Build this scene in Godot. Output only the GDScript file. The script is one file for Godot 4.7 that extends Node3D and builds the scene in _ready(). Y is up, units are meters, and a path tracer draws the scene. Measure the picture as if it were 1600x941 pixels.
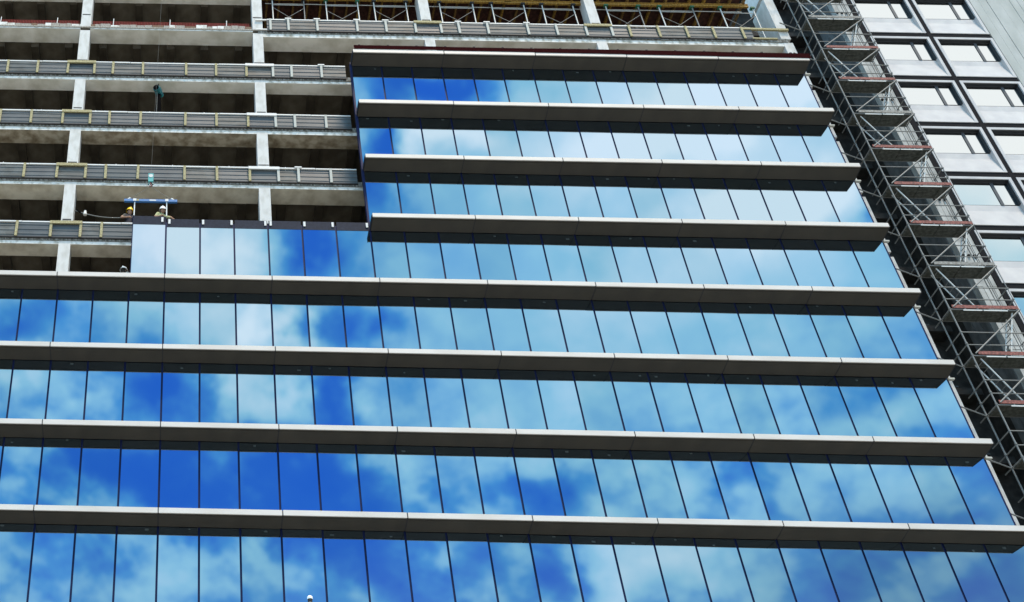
extends Node3D

const Y0 := 21.588        # height of the lowest whole ledge in view
const H := 3.1864         # storey height
const W := 3.825          # one ledge panel: three glass panes
const PANE := 1.275
const COLS := [-11.485, -3.85, 3.84, 11.45, 19.06, 27.34]

var M := {}
var made := {}
var meshes := {}
var rng := RandomNumberGenerator.new()

func _ready():
	rng.seed = 7
	camera_and_light()
	materials()
	ground()
	office_building()
	neighbour_tower()
	edge_barriers()
	formwork()
	scaffold()
	hoisting()
	people()
	street()

# ---------------------------------------------------------------- camera, sky, sun

func camera_and_light():
	var cam := Camera3D.new()
	cam.name = "camera"
	add_child(cam)
	cam.position = Vector3(0.38828, 1.6, 34.50969)
	cam.basis = Basis(Vector3.UP, deg_to_rad(0.60417)) * Basis(Vector3.RIGHT, deg_to_rad(39.90775)) * Basis(Vector3.BACK, deg_to_rad(1.52220))
	cam.projection = Camera3D.PROJECTION_FRUSTUM
	cam.near = 0.2
	cam.far = 6000.0
	cam.size = 2.0 * 0.238902 * cam.near
	cam.frustum_offset = Vector2(0.275575 * cam.near, -0.00025 * cam.near)
	cam.current = true

	var env := Environment.new()
	env.background_mode = Environment.BG_SKY
	env.tonemap_mode = Environment.TONE_MAPPER_LINEAR
	env.tonemap_exposure = 1.6
	env.sdfgi_enabled = true
	env.ssao_enabled = true
	env.ssil_enabled = true
	var sky := Sky.new()
	var pano := PanoramaSkyMaterial.new()
	pano.panorama = sky_picture()
	sky.sky_material = pano
	env.sky = sky
	var we := WorldEnvironment.new()
	we.name = "sky"
	we.environment = env
	add_child(we)

	var sun := DirectionalLight3D.new()
	sun.name = "sun"
	sun.light_energy = 0.85
	sun.light_angular_distance = 11.0
	sun.light_color = Color(1.0, 0.9, 0.79)
	sun.shadow_enabled = true
	add_child(sun)
	# steep, from the street side, a little to the right
	sun.look_at_from_position(Vector3(14, 64, 27), Vector3.ZERO)

func sky_picture() -> ImageTexture:
	# banks of cloud and clear gaps, by compass angle from +z towards +x and height above the horizon (degrees): angle, height, half widths, thickness added
	var banks := [
		[17.2, 48.5, 3.6, 0.9, -1.0], [13.4, 46.4, 1.4, 1.3, -1.0], [13.0, 44.3, 1.5, 1.1, -0.4], [8.4, 42.1, 2.5, 1.1, -0.9],
		[37.3, 38.4, 0.9, 0.9, -1.2], [-7.9, 38.4, 3.3, 1.0, -0.7], [9.0, 38.7, 1.6, 1.1, -0.8], [-0.7, 36.0, 3.2, 1.3, -0.9],
		[8.7, 35.3, 1.4, 1.3, -0.8], [-0.3, 32.0, 3.7, 1.4, -1.3], [8.5, 31.8, 3.0, 1.7, -1.1], [18.8, 29.8, 2.4, 0.8, -0.5],
		[28.5, 28.6, 1.5, 0.9, -0.5], [6.9, 28.7, 1.8, 1.3, -0.8], [11.4, 28.4, 1.9, 1.7, -0.9], [18.3, 27.3, 1.7, 1.1, -0.7],
		[37.4, 26.7, 1.1, 1.1, -0.3], [33.7, 44.1, 9.4, 1.5, 0.5], [17.0, 46.0, 2.3, 0.8, 0.5], [33.3, 39.7, 3.3, 1.1, 0.45],
		[1.0, 42.3, 4.3, 1.3, 0.6], [6.2, 38.8, 1.7, 1.2, 0.7], [1.8, 39.1, 2.2, 1.2, 0.3], [5.3, 35.8, 1.2, 1.4, 0.5],
		[27.6, 37.8, 8.4, 2.3, 0.25], [21.4, 34.0, 8.7, 1.9, 0.1], [15.6, 31.1, 1.9, 1.1, 0.1], [1.1, 28.2, 1.9, 1.7, 0.2],
		[4.7, 27.9, 1.3, 1.7, 0.3], [21.3, 26.4, 1.7, 1.3, 0.6], [24.1, 26.2, 1.6, 1.3, 0.6], [34.3, 27.5, 2.0, 0.9, 0.2],
		[31.3, 24.4, 5.5, 0.9, -0.05], [46.0, 40.0, 5.0, 9.0, 1.0], [27.0, 36.0, 11.0, 6.0, 0.16], [33.0, 46.0, 12.0, 4.0, 0.35]]
	var big := cloud_noise(11, 3.2, 3)
	var puffs := cloud_noise(5, 13.0, 6)
	var wisps := cloud_noise(23, 30.0, 4)
	var w := 4096
	var h := 2048
	var half := h / 2 + 16
	var px := PackedFloat32Array()
	px.resize(w * h * 3)
	# below the horizon: the pale haze over the ground
	for j in range(half, h):
		for i in w if j == half else 0:
			px[(j * w + i) * 3] = 0.5
			px[(j * w + i) * 3 + 1] = 0.5
			px[(j * w + i) * 3 + 2] = 0.5
	var row := px.slice(half * w * 3, (half + 1) * w * 3)
	var upper := px.slice(0, half * w * 3)
	for j in range(0, half, 4):
		var el0: float = 90.0 - (j + 2.0) * 180.0 / h
		for i in range(0, w, 4):
			var az0: float = wrapf((i + 2.0) * 360.0 / w - 180.0, -180.0, 180.0)
			az0 = -az0
			var sharp: bool = az0 > -16.0 and az0 < 51.0 and el0 > 20.0 and el0 < 56.0
			if not sharp:
				var c := sky_colour(az0, el0, banks, big, puffs, wisps)
				for b in mini(4, half - j):
					for a in 4:
						var at := ((j + b) * w + i + a) * 3
						upper[at] = c.x
						upper[at + 1] = c.y
						upper[at + 2] = c.z
				continue
			for b in 4:
				for a in 4:
					var c := sky_colour(-((i + a + 0.5) * 360.0 / w - 180.0), 90.0 - (j + b + 0.5) * 180.0 / h, banks, big, puffs, wisps)
					var at := ((j + b) * w + i + a) * 3
					upper[at] = c.x
					upper[at + 1] = c.y
					upper[at + 2] = c.z
	for j in h - half:
		upper.append_array(row)
	return ImageTexture.create_from_image(Image.create_from_data(w, h, false, Image.FORMAT_RGBF, upper.to_byte_array()))

func cloud_noise(seed_: int, freq: float, octaves: int) -> FastNoiseLite:
	var n := FastNoiseLite.new()
	n.seed = seed_
	n.noise_type = FastNoiseLite.TYPE_SIMPLEX_SMOOTH
	n.frequency = freq
	n.fractal_type = FastNoiseLite.FRACTAL_FBM
	n.fractal_octaves = octaves
	n.fractal_gain = 0.55
	return n

func sky_colour(az: float, el: float, banks: Array, big: FastNoiseLite, puffs: FastNoiseLite, wisps: FastNoiseLite) -> Vector3:
	var e := deg_to_rad(maxf(el, 0.0))
	var a := deg_to_rad(az)
	var d := Vector3(sin(a) * cos(e), sin(e), cos(a) * cos(e))
	# wind-torn edges: the banks are pulled about before they are measured
	var wx := puffs.get_noise_3d(d.x * 0.7 + 3.1, d.y * 0.7, d.z * 0.7)
	var wy := puffs.get_noise_3d(d.x * 0.7, d.y * 0.7 + 5.7, d.z * 0.7 - 2.0)
	var azw := az + 3.4 * wx
	var elw := el + 2.2 * wy
	var t: float = 0.56 + (0.4 if az < -20.0 or az > 55.0 else 0.22) * big.get_noise_3dv(d)
	if az > -30.0 and az < 65.0 and el > 12.0 and el < 62.0:
		for b in banks:
			var q: float = pow((azw - b[0]) / b[2], 2) + pow((elw - b[1]) / b[3], 2)
			if q < 9.0:
				t += b[4] * 0.8 * exp(-q * 0.8)
	var edge: float = 1.0 - absf(clampf(t, 0.0, 1.0) - 0.45)
	# cauliflower puffs low in the sky, a smoother veil above
	var veil: float = 1.0 - 0.6 * smoothstep(33.0, 40.0, el) - 0.45 * smoothstep(12.0, 20.0, az) * smoothstep(31.0, 35.0, el)
	veil = maxf(veil, 0.2)
	var p := puffs.get_noise_3d(d.x, d.y * 1.5, d.z)
	t += signf(p) * pow(absf(p), 0.8) * (0.1 + 0.42 * edge) * veil
	t += wisps.get_noise_3d(d.x + d.y + wx * 0.03, d.y * 0.6, d.z + wy * 0.03) * 0.2 * edge * veil
	t = lerpf(t, smoothstep(0.18, 0.84, t), 0.45 * veil)
	# lower down the cloud is thinner and lets more blue through
	t *= lerpf(0.78, 1.0, smoothstep(32.5, 40.5, el))
	t = clampf(0.06 + t * 0.92, 0.0, 1.0) if t > 0.0 else 0.06 * exp(t * 3.0)
	var c: Vector3
	if t < 0.34:
		c = Vector3(0.028, 0.195, 0.95).lerp(Vector3(0.16, 0.58, 1.1), t / 0.34)
	elif t < 0.68:
		c = Vector3(0.16, 0.58, 1.1).lerp(Vector3(0.62, 1.08, 1.27), (t - 0.34) / 0.34)
	else:
		c = Vector3(0.62, 1.08, 1.27).lerp(Vector3(1.6, 1.6, 1.56), (t - 0.68) / 0.32)
	# the low sky to the right is duller
	c *= 1.0 - 0.3 * smoothstep(23.0, 33.0, az) * (1.0 - smoothstep(24.5, 28.5, el))
	# haze thins the colour towards the horizon
	return c.lerp(Vector3(0.8, 0.86, 0.92), 0.55 * clampf(1.0 - el / 30.0, 0.0, 1.0))

# ---------------------------------------------------------------- materials

func lin(r: float, g: float, b: float) -> Color:
	return Color(r, g, b).linear_to_srgb()

func mat(c: Color, rough := 0.7, metal := 0.0) -> StandardMaterial3D:
	var m := StandardMaterial3D.new()
	m.albedo_color = c
	m.roughness = rough
	m.metallic = metal
	return m

func grain(m: StandardMaterial3D, seed_: int, freq: float, lo: Color, hi: Color, scale: Vector3, octaves := 5, mid := 0.5) -> StandardMaterial3D:
	# colour that varies over the surface: lo and hi multiply the base colour
	var n := FastNoiseLite.new()
	n.seed = seed_
	n.frequency = freq
	n.fractal_octaves = octaves
	var t := NoiseTexture2D.new()
	t.width = 512
	t.height = 512
	t.seamless = true
	t.noise = n
	var g := Gradient.new()
	g.set_color(0, lo)
	g.set_color(1, hi)
	g.set_offset(0, maxf(0.0, mid - 0.35))
	g.set_offset(1, minf(1.0, mid + 0.3))
	t.color_ramp = g
	m.albedo_texture = t
	m.uv1_triplanar = true
	m.uv1_world_triplanar = true
	m.uv1_scale = scale
	return m

func materials():
	M.glass = mat(lin(0.225, 0.29, 0.36), 0.02, 1.0)
	M.glass_list = []
	for i in 5:
		var g: float = [1.0, 0.94, 1.04, 0.97, 1.01][i]
		M.glass_list.append(mat(lin(0.225 * g, 0.295 * g * [1.0, 1.02, 0.99, 1.01, 1.0][i], 0.36 * g), 0.02, 1.0))
	M.glass_back = mat(lin(0.012, 0.014, 0.02), 0.6)
	M.mullion = mat(lin(0.009, 0.014, 0.055), 0.5)
	M.spandrel = grain(mat(lin(0.02, 0.025, 0.042), 0.7), 3, 0.02, Color(0.85, 0.85, 0.85), Color(1, 1, 1), Vector3(0.6, 0.6, 0.6))
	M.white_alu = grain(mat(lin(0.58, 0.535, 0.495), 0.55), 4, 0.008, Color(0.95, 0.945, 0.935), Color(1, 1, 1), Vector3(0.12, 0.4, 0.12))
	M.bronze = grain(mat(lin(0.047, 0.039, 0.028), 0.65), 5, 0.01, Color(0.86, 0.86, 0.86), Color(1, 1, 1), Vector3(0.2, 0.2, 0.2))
	M.joint = mat(lin(0.02, 0.02, 0.022), 0.8)
	M.red_membrane = grain(mat(lin(0.034, 0.003, 0.0045), 0.9), 6, 0.03, Color(0.6, 0.55, 0.55), Color(1, 1, 1), Vector3(0.8, 0.8, 0.8))
	M.column = grain(mat(lin(0.58, 0.565, 0.54), 0.85), 8, 0.012, Color(0.9, 0.895, 0.88), Color(1, 1, 1), Vector3(0.5, 0.22, 0.5), 6, 0.35)
	M.concrete = grain(mat(lin(0.82, 0.75, 0.62), 0.9), 9, 0.01, Color(0.84, 0.82, 0.79), Color(1, 1, 1), Vector3(0.22, 0.5, 0.22), 6, 0.42)
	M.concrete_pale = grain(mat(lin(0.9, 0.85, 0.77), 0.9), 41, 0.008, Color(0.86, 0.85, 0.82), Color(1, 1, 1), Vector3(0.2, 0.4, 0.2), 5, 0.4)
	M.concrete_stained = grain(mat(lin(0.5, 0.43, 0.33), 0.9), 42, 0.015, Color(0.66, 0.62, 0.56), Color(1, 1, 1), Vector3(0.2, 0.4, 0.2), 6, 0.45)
	M.edge_white = grain(mat(lin(0.68, 0.66, 0.62), 0.9), 10, 0.012, Color(0.66, 0.64, 0.59), Color(1, 1, 1), Vector3(0.4, 0.3, 0.4), 5, 0.3)
	M.edge_grey = grain(mat(lin(0.3, 0.29, 0.265), 0.95), 12, 0.03, Color(0.5, 0.48, 0.45), Color(1, 1, 1), Vector3(0.6, 0.15, 0.6), 5, 0.5)
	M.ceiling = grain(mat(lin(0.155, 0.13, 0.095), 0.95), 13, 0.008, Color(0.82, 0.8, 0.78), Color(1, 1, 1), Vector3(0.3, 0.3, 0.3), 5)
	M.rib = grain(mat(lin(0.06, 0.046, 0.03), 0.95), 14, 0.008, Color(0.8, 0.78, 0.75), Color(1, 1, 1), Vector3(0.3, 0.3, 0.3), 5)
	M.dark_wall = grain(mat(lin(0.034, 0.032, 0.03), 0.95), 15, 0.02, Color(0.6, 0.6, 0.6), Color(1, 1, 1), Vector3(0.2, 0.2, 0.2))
	M.brick = grain(mat(lin(0.3, 0.2, 0.13), 0.95), 16, 0.05, Color(0.45, 0.4, 0.38), Color(1, 1, 1), Vector3(0.9, 0.9, 0.9), 5)
	M.rubble = grain(mat(lin(0.55, 0.52, 0.47), 0.95), 17, 0.05, Color(0.35, 0.3, 0.25), Color(1, 1, 1), Vector3(0.8, 1.5, 0.8), 6, 0.45)
	M.sheet = grain(mat(lin(0.075, 0.088, 0.094), 0.6, 0.0), 18, 0.008, Color(0.86, 0.87, 0.88), Color(1, 1, 1), Vector3(0.15, 0.3, 0.15), 5)
	M.sheets = [M.sheet, grain(mat(lin(0.09, 0.1, 0.1), 0.6), 43, 0.012, Color(0.75, 0.74, 0.72), Color(1, 1, 1), Vector3(0.2, 0.4, 0.2), 5), grain(mat(lin(0.065, 0.078, 0.086), 0.55), 44, 0.01, Color(0.8, 0.82, 0.84), Color(1, 1, 1), Vector3(0.2, 0.4, 0.2), 5)]
	M.timber_cream = grain(mat(lin(0.44, 0.39, 0.22), 0.8), 19, 0.03, Color(0.75, 0.72, 0.66), Color(1, 1, 1), Vector3(0.8, 0.8, 0.8))
	M.post_grey = mat(lin(0.42, 0.42, 0.38), 0.75)
	M.rail_white = mat(lin(0.62, 0.61, 0.59), 0.6)
	M.net_red = mat(lin(0.28, 0.03, 0.025), 0.8)
	M.ochre = grain(mat(lin(0.5, 0.29, 0.05), 0.7), 20, 0.03, Color(0.55, 0.5, 0.45), Color(1, 1, 1), Vector3(0.7, 0.7, 0.7))
	M.ochre_dark = grain(mat(lin(0.36, 0.2, 0.055), 0.75), 21, 0.03, Color(0.5, 0.48, 0.45), Color(1, 1, 1), Vector3(0.7, 0.7, 0.7))
	M.plywood = grain(mat(lin(0.1, 0.035, 0.025), 0.8), 22, 0.02, Color(0.6, 0.55, 0.55), Color(1, 1, 1), Vector3(0.4, 0.4, 0.4))
	M.galv = grain(mat(lin(0.25, 0.247, 0.235), 0.6, 0.1), 23, 0.05, Color(0.7, 0.7, 0.7), Color(1, 1, 1), Vector3(1.2, 1.2, 1.2))
	M.shore_white = mat(lin(0.5, 0.5, 0.48), 0.5, 0.2)
	M.green_head = mat(lin(0.02, 0.12, 0.06), 0.6)
	M.deck = grain(mat(lin(0.1, 0.1, 0.088), 0.75, 0.2), 24, 0.02, Color(0.65, 0.66, 0.62), Color(1, 1, 1), Vector3(0.5, 0.5, 0.5))
	M.toe_red = grain(mat(lin(0.3, 0.09, 0.07), 0.75), 25, 0.03, Color(0.6, 0.6, 0.6), Color(1, 1, 1), Vector3(0.5, 0.8, 0.5))
	M.toe_grey = grain(mat(lin(0.3, 0.29, 0.27), 0.8), 26, 0.03, Color(0.7, 0.68, 0.66), Color(1, 1, 1), Vector3(0.5, 0.8, 0.5))
	M.pale = mat(lin(0.55, 0.55, 0.53), 0.6)
	M.precast = grain(mat(lin(0.5, 0.485, 0.48), 0.85), 27, 0.01, Color(0.93, 0.93, 0.94), Color(1, 1, 1), Vector3(0.2, 0.2, 0.2), 5, 0.4)
	M.reveal = mat(lin(0.028, 0.028, 0.031), 0.6)
	M.groove = mat(lin(0.012, 0.012, 0.014), 0.9)
	M.groove.metallic_specular = 0.2
	M.window_glass = mat(lin(0.315, 0.335, 0.345), 0.03, 1.0)
	M.window_frame = mat(lin(0.04, 0.04, 0.045), 0.5)
	M.core = grain(mat(lin(0.4, 0.41, 0.395), 0.85), 28, 0.012, Color(0.9, 0.91, 0.9), Color(1, 1, 1), Vector3(0.12, 0.05, 0.12), 5)
	M.cladding = grain(mat(lin(0.42, 0.42, 0.4), 0.8), 29, 0.015, Color(0.78, 0.78, 0.78), Color(1, 1, 1), Vector3(0.25, 0.1, 0.25), 5)
	M.cladding_dark = grain(mat(lin(0.12, 0.125, 0.13), 0.8), 30, 0.015, Color(0.7, 0.7, 0.7), Color(1, 1, 1), Vector3(0.25, 0.1, 0.25), 5)  # cladding again, with the side return's shade put into its colour
	M.teal = mat(lin(0.03, 0.3, 0.3), 0.45)
	M.teal_dark = mat(lin(0.015, 0.12, 0.13), 0.5)
	M.black = mat(lin(0.003, 0.003, 0.0035), 0.95)
	M.blue_steel = mat(lin(0.03, 0.14, 0.36), 0.5)
	M.strap = mat(lin(0.7, 0.7, 0.68), 0.8)
	M.wire = mat(lin(0.16, 0.16, 0.15), 0.6)
	M.helmet_yellow = mat(lin(0.88, 0.58, 0.02), 0.35)
	M.helmet_white = mat(lin(0.88, 0.88, 0.87), 0.35)
	M.body = mat(Color.WHITE, 0.85)
	M.body.vertex_color_use_as_albedo = true
	M.ground = grain(mat(lin(0.5, 0.47, 0.42), 0.95), 31, 0.02, Color(0.7, 0.7, 0.7), Color(1, 1, 1), Vector3(0.05, 0.05, 0.05))
	M.asphalt = grain(mat(lin(0.055, 0.055, 0.057), 0.95), 32, 0.03, Color(0.7, 0.7, 0.7), Color(1, 1, 1), Vector3(0.2, 0.2, 0.2))
	M.sticker = mat(lin(0.06, 0.075, 0.075), 0.8)
	M.line_white = mat(lin(0.75, 0.75, 0.73), 0.8)
	M.red_membrane.metallic_specular = 0.1
	M.mullion.metallic_specular = 0.2
	M.spandrel.metallic_specular = 0.25
	M.black.metallic_specular = 0.1

# ---------------------------------------------------------------- helpers

func numbered(parent: Node, called: String) -> String:
	var key := str(parent.get_instance_id()) + called
	var n: int = made.get(key, 0)
	made[key] = n + 1
	return called if n == 0 else "%s_%03d" % [called, n]

func thing(called: String, label: String, category: String, at := Vector3.ZERO, group := "") -> Node3D:
	var o := Node3D.new()
	o.name = numbered(self, called)
	add_child(o, true)
	o.position = at
	o.set_meta("label", label)
	o.set_meta("category", category)
	if group:
		o.set_meta("group", group)
	return o

func part(parent: Node3D, called: String, mesh: Mesh, m: Material, at := Vector3.ZERO, turn := Basis()) -> MeshInstance3D:
	var o := MeshInstance3D.new()
	o.name = numbered(parent, called)
	o.mesh = mesh
	o.material_override = m
	parent.add_child(o, true)
	o.transform = Transform3D(turn, at)
	return o

func box(x: float, y: float, z: float) -> BoxMesh:
	var key := "b%.4f,%.4f,%.4f" % [x, y, z]
	if not meshes.has(key):
		var b := BoxMesh.new()
		b.size = Vector3(x, y, z)
		meshes[key] = b
	return meshes[key]

func cyl(r: float, length: float, sides := 8, r_top := -1.0) -> CylinderMesh:
	var key := "c%.4f,%.3f,%d,%.4f" % [r, length, sides, r_top]
	if not meshes.has(key):
		var c := CylinderMesh.new()
		c.bottom_radius = r
		c.top_radius = r if r_top < 0.0 else r_top
		c.height = length
		c.radial_segments = sides
		c.rings = 0
		meshes[key] = c
	return meshes[key]

func along(d: Vector3) -> Basis:
	# turns +y to d
	var y := d.normalized()
	var x := y.cross(Vector3(0.31, 0.2, 0.93)).normalized()
	return Basis(x, y, x.cross(y))

func tube(parent: Node3D, called: String, a: Vector3, b: Vector3, r: float, m: Material, sides := 8) -> MeshInstance3D:
	return part(parent, called, cyl(r, snappedf(a.distance_to(b), 0.001), sides), m, (a + b) * 0.5, along(b - a))

func bar(parent: Node3D, called: String, a: Vector3, b: Vector3, w: float, d: float, m: Material) -> MeshInstance3D:
	# a rectangular bar from a to b
	return part(parent, called, box(w, snappedf(a.distance_to(b), 0.001), d), m, (a + b) * 0.5, along(b - a))

func span(parent: Node3D, called: String, lo: Vector3, hi: Vector3, m: Material) -> MeshInstance3D:
	var s := hi - lo
	return part(parent, called, box(s.x, s.y, s.z), m, (lo + hi) * 0.5)

func extrude(profile: Array, x0: float, x1: float) -> ArrayMesh:
	# a closed outline of Vector2(z, y), drawn out along x
	var st := SurfaceTool.new()
	st.begin(Mesh.PRIMITIVE_TRIANGLES)
	st.set_smooth_group(-1)
	var n := profile.size()
	for i in n:
		var a: Vector2 = profile[i]
		var b: Vector2 = profile[(i + 1) % n]
		var q := [Vector3(x0, a.y, a.x), Vector3(x1, a.y, a.x), Vector3(x1, b.y, b.x), Vector3(x0, b.y, b.x)]
		for k in [0, 1, 2, 0, 2, 3]:
			st.add_vertex(q[k])
	var cap := Geometry2D.triangulate_polygon(PackedVector2Array(profile))
	for k in cap:
		st.add_vertex(Vector3(x0, profile[k].y, profile[k].x))
	for j in range(cap.size() - 1, -1, -1):
		st.add_vertex(Vector3(x1, profile[cap[j]].y, profile[cap[j]].x))
	st.generate_normals()
	return st.commit()

func tubes_mesh(list: Array, sides := 6) -> ArrayMesh:
	# [from, to, radius, radius at the end] joined into one mesh
	var st := SurfaceTool.new()
	st.begin(Mesh.PRIMITIVE_TRIANGLES)
	for e in list:
		var a: Vector3 = e[0]
		var b: Vector3 = e[1]
		st.append_from(cyl(e[2], snappedf(a.distance_to(b), 0.001), sides, e[3] if e.size() > 3 else -1.0), 0, Transform3D(along(b - a), (a + b) * 0.5))
	return st.commit()

func lathe(profile: Array, sides := 20) -> ArrayMesh:
	var st := SurfaceTool.new()
	st.begin(Mesh.PRIMITIVE_TRIANGLES)
	for i in profile.size() - 1:
		var a: Vector2 = profile[i]
		var b: Vector2 = profile[i + 1]
		for k in sides:
			var u := k * TAU / sides
			var v := (k + 1) * TAU / sides
			var q := [Vector3(cos(u) * a.x, a.y, sin(u) * a.x), Vector3(cos(v) * a.x, a.y, sin(v) * a.x), Vector3(cos(v) * b.x, b.y, sin(v) * b.x), Vector3(cos(u) * b.x, b.y, sin(u) * b.x)]
			for j in [0, 1, 2, 0, 2, 3]:
				st.add_vertex(q[j])
	st.index()
	st.generate_normals()
	return st.commit()

func lvl(k: float) -> float:
	return Y0 + k * H

# ---------------------------------------------------------------- ground

func ground():
	var g := MeshInstance3D.new()
	g.name = "ground"
	var p := PlaneMesh.new()
	p.size = Vector2(4000, 4000)
	g.mesh = p
	g.material_override = M.ground
	add_child(g)
	g.set_meta("kind", "structure")
	var r := MeshInstance3D.new()
	r.name = "road"
	r.mesh = box(400, 0.1, 9)
	r.material_override = M.asphalt
	add_child(r)
	r.position = Vector3(0, -0.046, 27)
	r.set_meta("kind", "structure")

# ---------------------------------------------------------------- the glass building

func office_building():
	var b := thing("office_building", "tall glass office block, its upper left floors stripped to bare concrete", "building", Vector3(0, 0, 0))
	# rows of panes: [storey, first X in panes, last]
	var rows := [[-1, -9, 21], [0, -9, 21], [1, -9, 21], [2, -9, 21], [3, 0, 21], [4, 6, 21], [5, 6, 21], [6, 6, 21]]
	for r in rows:
		var k: int = r[0]
		var y_lo: float = lvl(k) - 0.02
		if k == -1:
			y_lo -= 0.32
		var y_hi: float = lvl(k + 0.913)
		var h: float = y_hi - y_lo
		for i in range(r[1], r[2]):
			var tone: StandardMaterial3D = M.glass_list[rng.randi() % 5]
			var tilt := Basis(Vector3.RIGHT, rng.randf_range(-0.003, 0.003)) * Basis(Vector3.UP, rng.randf_range(-0.005, 0.005))
			part(b, "glass_pane", box(PANE - 0.066, h, 0.03), tone, Vector3((i + 0.5) * PANE, y_lo + h * 0.5, -0.015), tilt)
		for i in range(r[1], r[2] + 1):
			var first: bool = i == r[1]
			part(b, "mullion", box(0.09, h + 0.25, 0.2), M.mullion, Vector3(i * PANE, y_lo + h * 0.5 + 0.125, -0.124 if not first else -0.104))
		var x0: float = r[1] * PANE
		span(b, "spandrel_panel", Vector3(x0 + 0.06, y_hi + 0.01, -0.2), Vector3(r[2] * PANE - 0.06, y_hi + 0.3, -0.05), M.spandrel)
		span(b, "added_blackout", Vector3(x0 + 0.05, y_lo, -0.3), Vector3(r[2] * PANE - 0.05, y_hi + 0.26, -0.24), M.glass_back)  # unseen dark sheet added behind the panes to stop light leaking through
	# the uncovered heads of the panes in the fourth row, waiting for their ledge
	for i in range(0, 6):
		span(b, "pane_head", Vector3(i * PANE + 0.03, lvl(3.917), -0.03), Vector3((i + 1) * PANE - 0.03, lvl(4.05), 0.0), M.spandrel)
	for x in [0.12, 1.39, 2.46, 3.73, 3.93, 5.2, 6.26, 7.55]:
		hook_bracket(b, Vector3(x, lvl(4.0), 0.012))

	# ledges
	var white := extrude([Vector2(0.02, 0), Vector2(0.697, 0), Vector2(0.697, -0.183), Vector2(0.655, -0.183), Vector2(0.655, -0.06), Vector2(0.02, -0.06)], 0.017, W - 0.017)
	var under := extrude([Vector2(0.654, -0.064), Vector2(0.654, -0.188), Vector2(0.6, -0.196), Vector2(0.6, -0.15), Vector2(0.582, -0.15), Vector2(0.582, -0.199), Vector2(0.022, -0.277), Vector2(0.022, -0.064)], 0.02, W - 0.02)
	var seal := extrude([Vector2(0.03, -0.008), Vector2(0.689, -0.008), Vector2(0.689, -0.186), Vector2(0.03, -0.268)], W - 0.02, W + 0.02)
	for k in range(-1, 8):
		for i in range(-3 if k <= 3 else 2, 7):
			var y: float = lvl(k)
			if k == -1:
				y -= 0.3
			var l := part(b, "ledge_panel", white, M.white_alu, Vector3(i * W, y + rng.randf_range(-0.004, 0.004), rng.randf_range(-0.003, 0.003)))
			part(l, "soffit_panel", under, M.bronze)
			part(l, "joint_seal", seal, M.joint)
		span(b, "end_bracket", Vector3(26.79, lvl(k) - 0.33, -0.05), Vector3(27.0, lvl(k) - 0.27, 0.06), M.post_grey)
		if k > 3:
			span(b, "end_plate", Vector3(W * 2 - 0.012, lvl(k) - 0.25, 0.03), Vector3(W * 2 - 0.002, lvl(k) - 0.03, 0.66), M.spandrel)
	# dark red waterproofing on the top ledge
	for i in range(2, 7):
		span(b, "waterproof_upstand", Vector3(i * W + (0.06 if i == 2 else 0.0), lvl(7) + 0.012 - 0.02 * (i - 2), 0.7), Vector3((i + 1) * W - 0.006 + (0.08 if i == 6 else 0.0), lvl(7) + 0.23 + rng.randf_range(-0.012, 0.012), 0.715 + rng.randf_range(-0.004, 0.004)), M.red_membrane)
	# glazing stickers left on the panes
	for r in rows:
		for i in range(r[1], r[2]):
			if rng.randf() < 0.4 and r[0] != 3 or i > 6 and rng.randf() < 0.3:
				var sx: float = (i + rng.randf_range(0.2, 0.8)) * PANE
				var sy: float = lvl(r[0] + 0.913) - rng.randf_range(0.05, 0.24)
				part(b, "sticker", box(rng.randf_range(0.05, 0.12), rng.randf_range(0.04, 0.07), 0.004), M.sticker, Vector3(sx, sy, 0.006))
	for i in 16:
		span(b, "anchor_bolt", Vector3(7.9 + i * 1.21, lvl(7) + 0.24, 0.62), Vector3(7.99 + i * 1.21, lvl(7) + 0.3, 0.7), M.joint)

	frame(b)

func hook_bracket(parent: Node3D, at: Vector3):
	part(parent, "hook_bracket", extrude([Vector2(0, 0.11), Vector2(0.03, 0.11), Vector2(0.022, -0.11), Vector2(0, -0.11)], -0.04, 0.04), M.rail_white, at)

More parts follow.
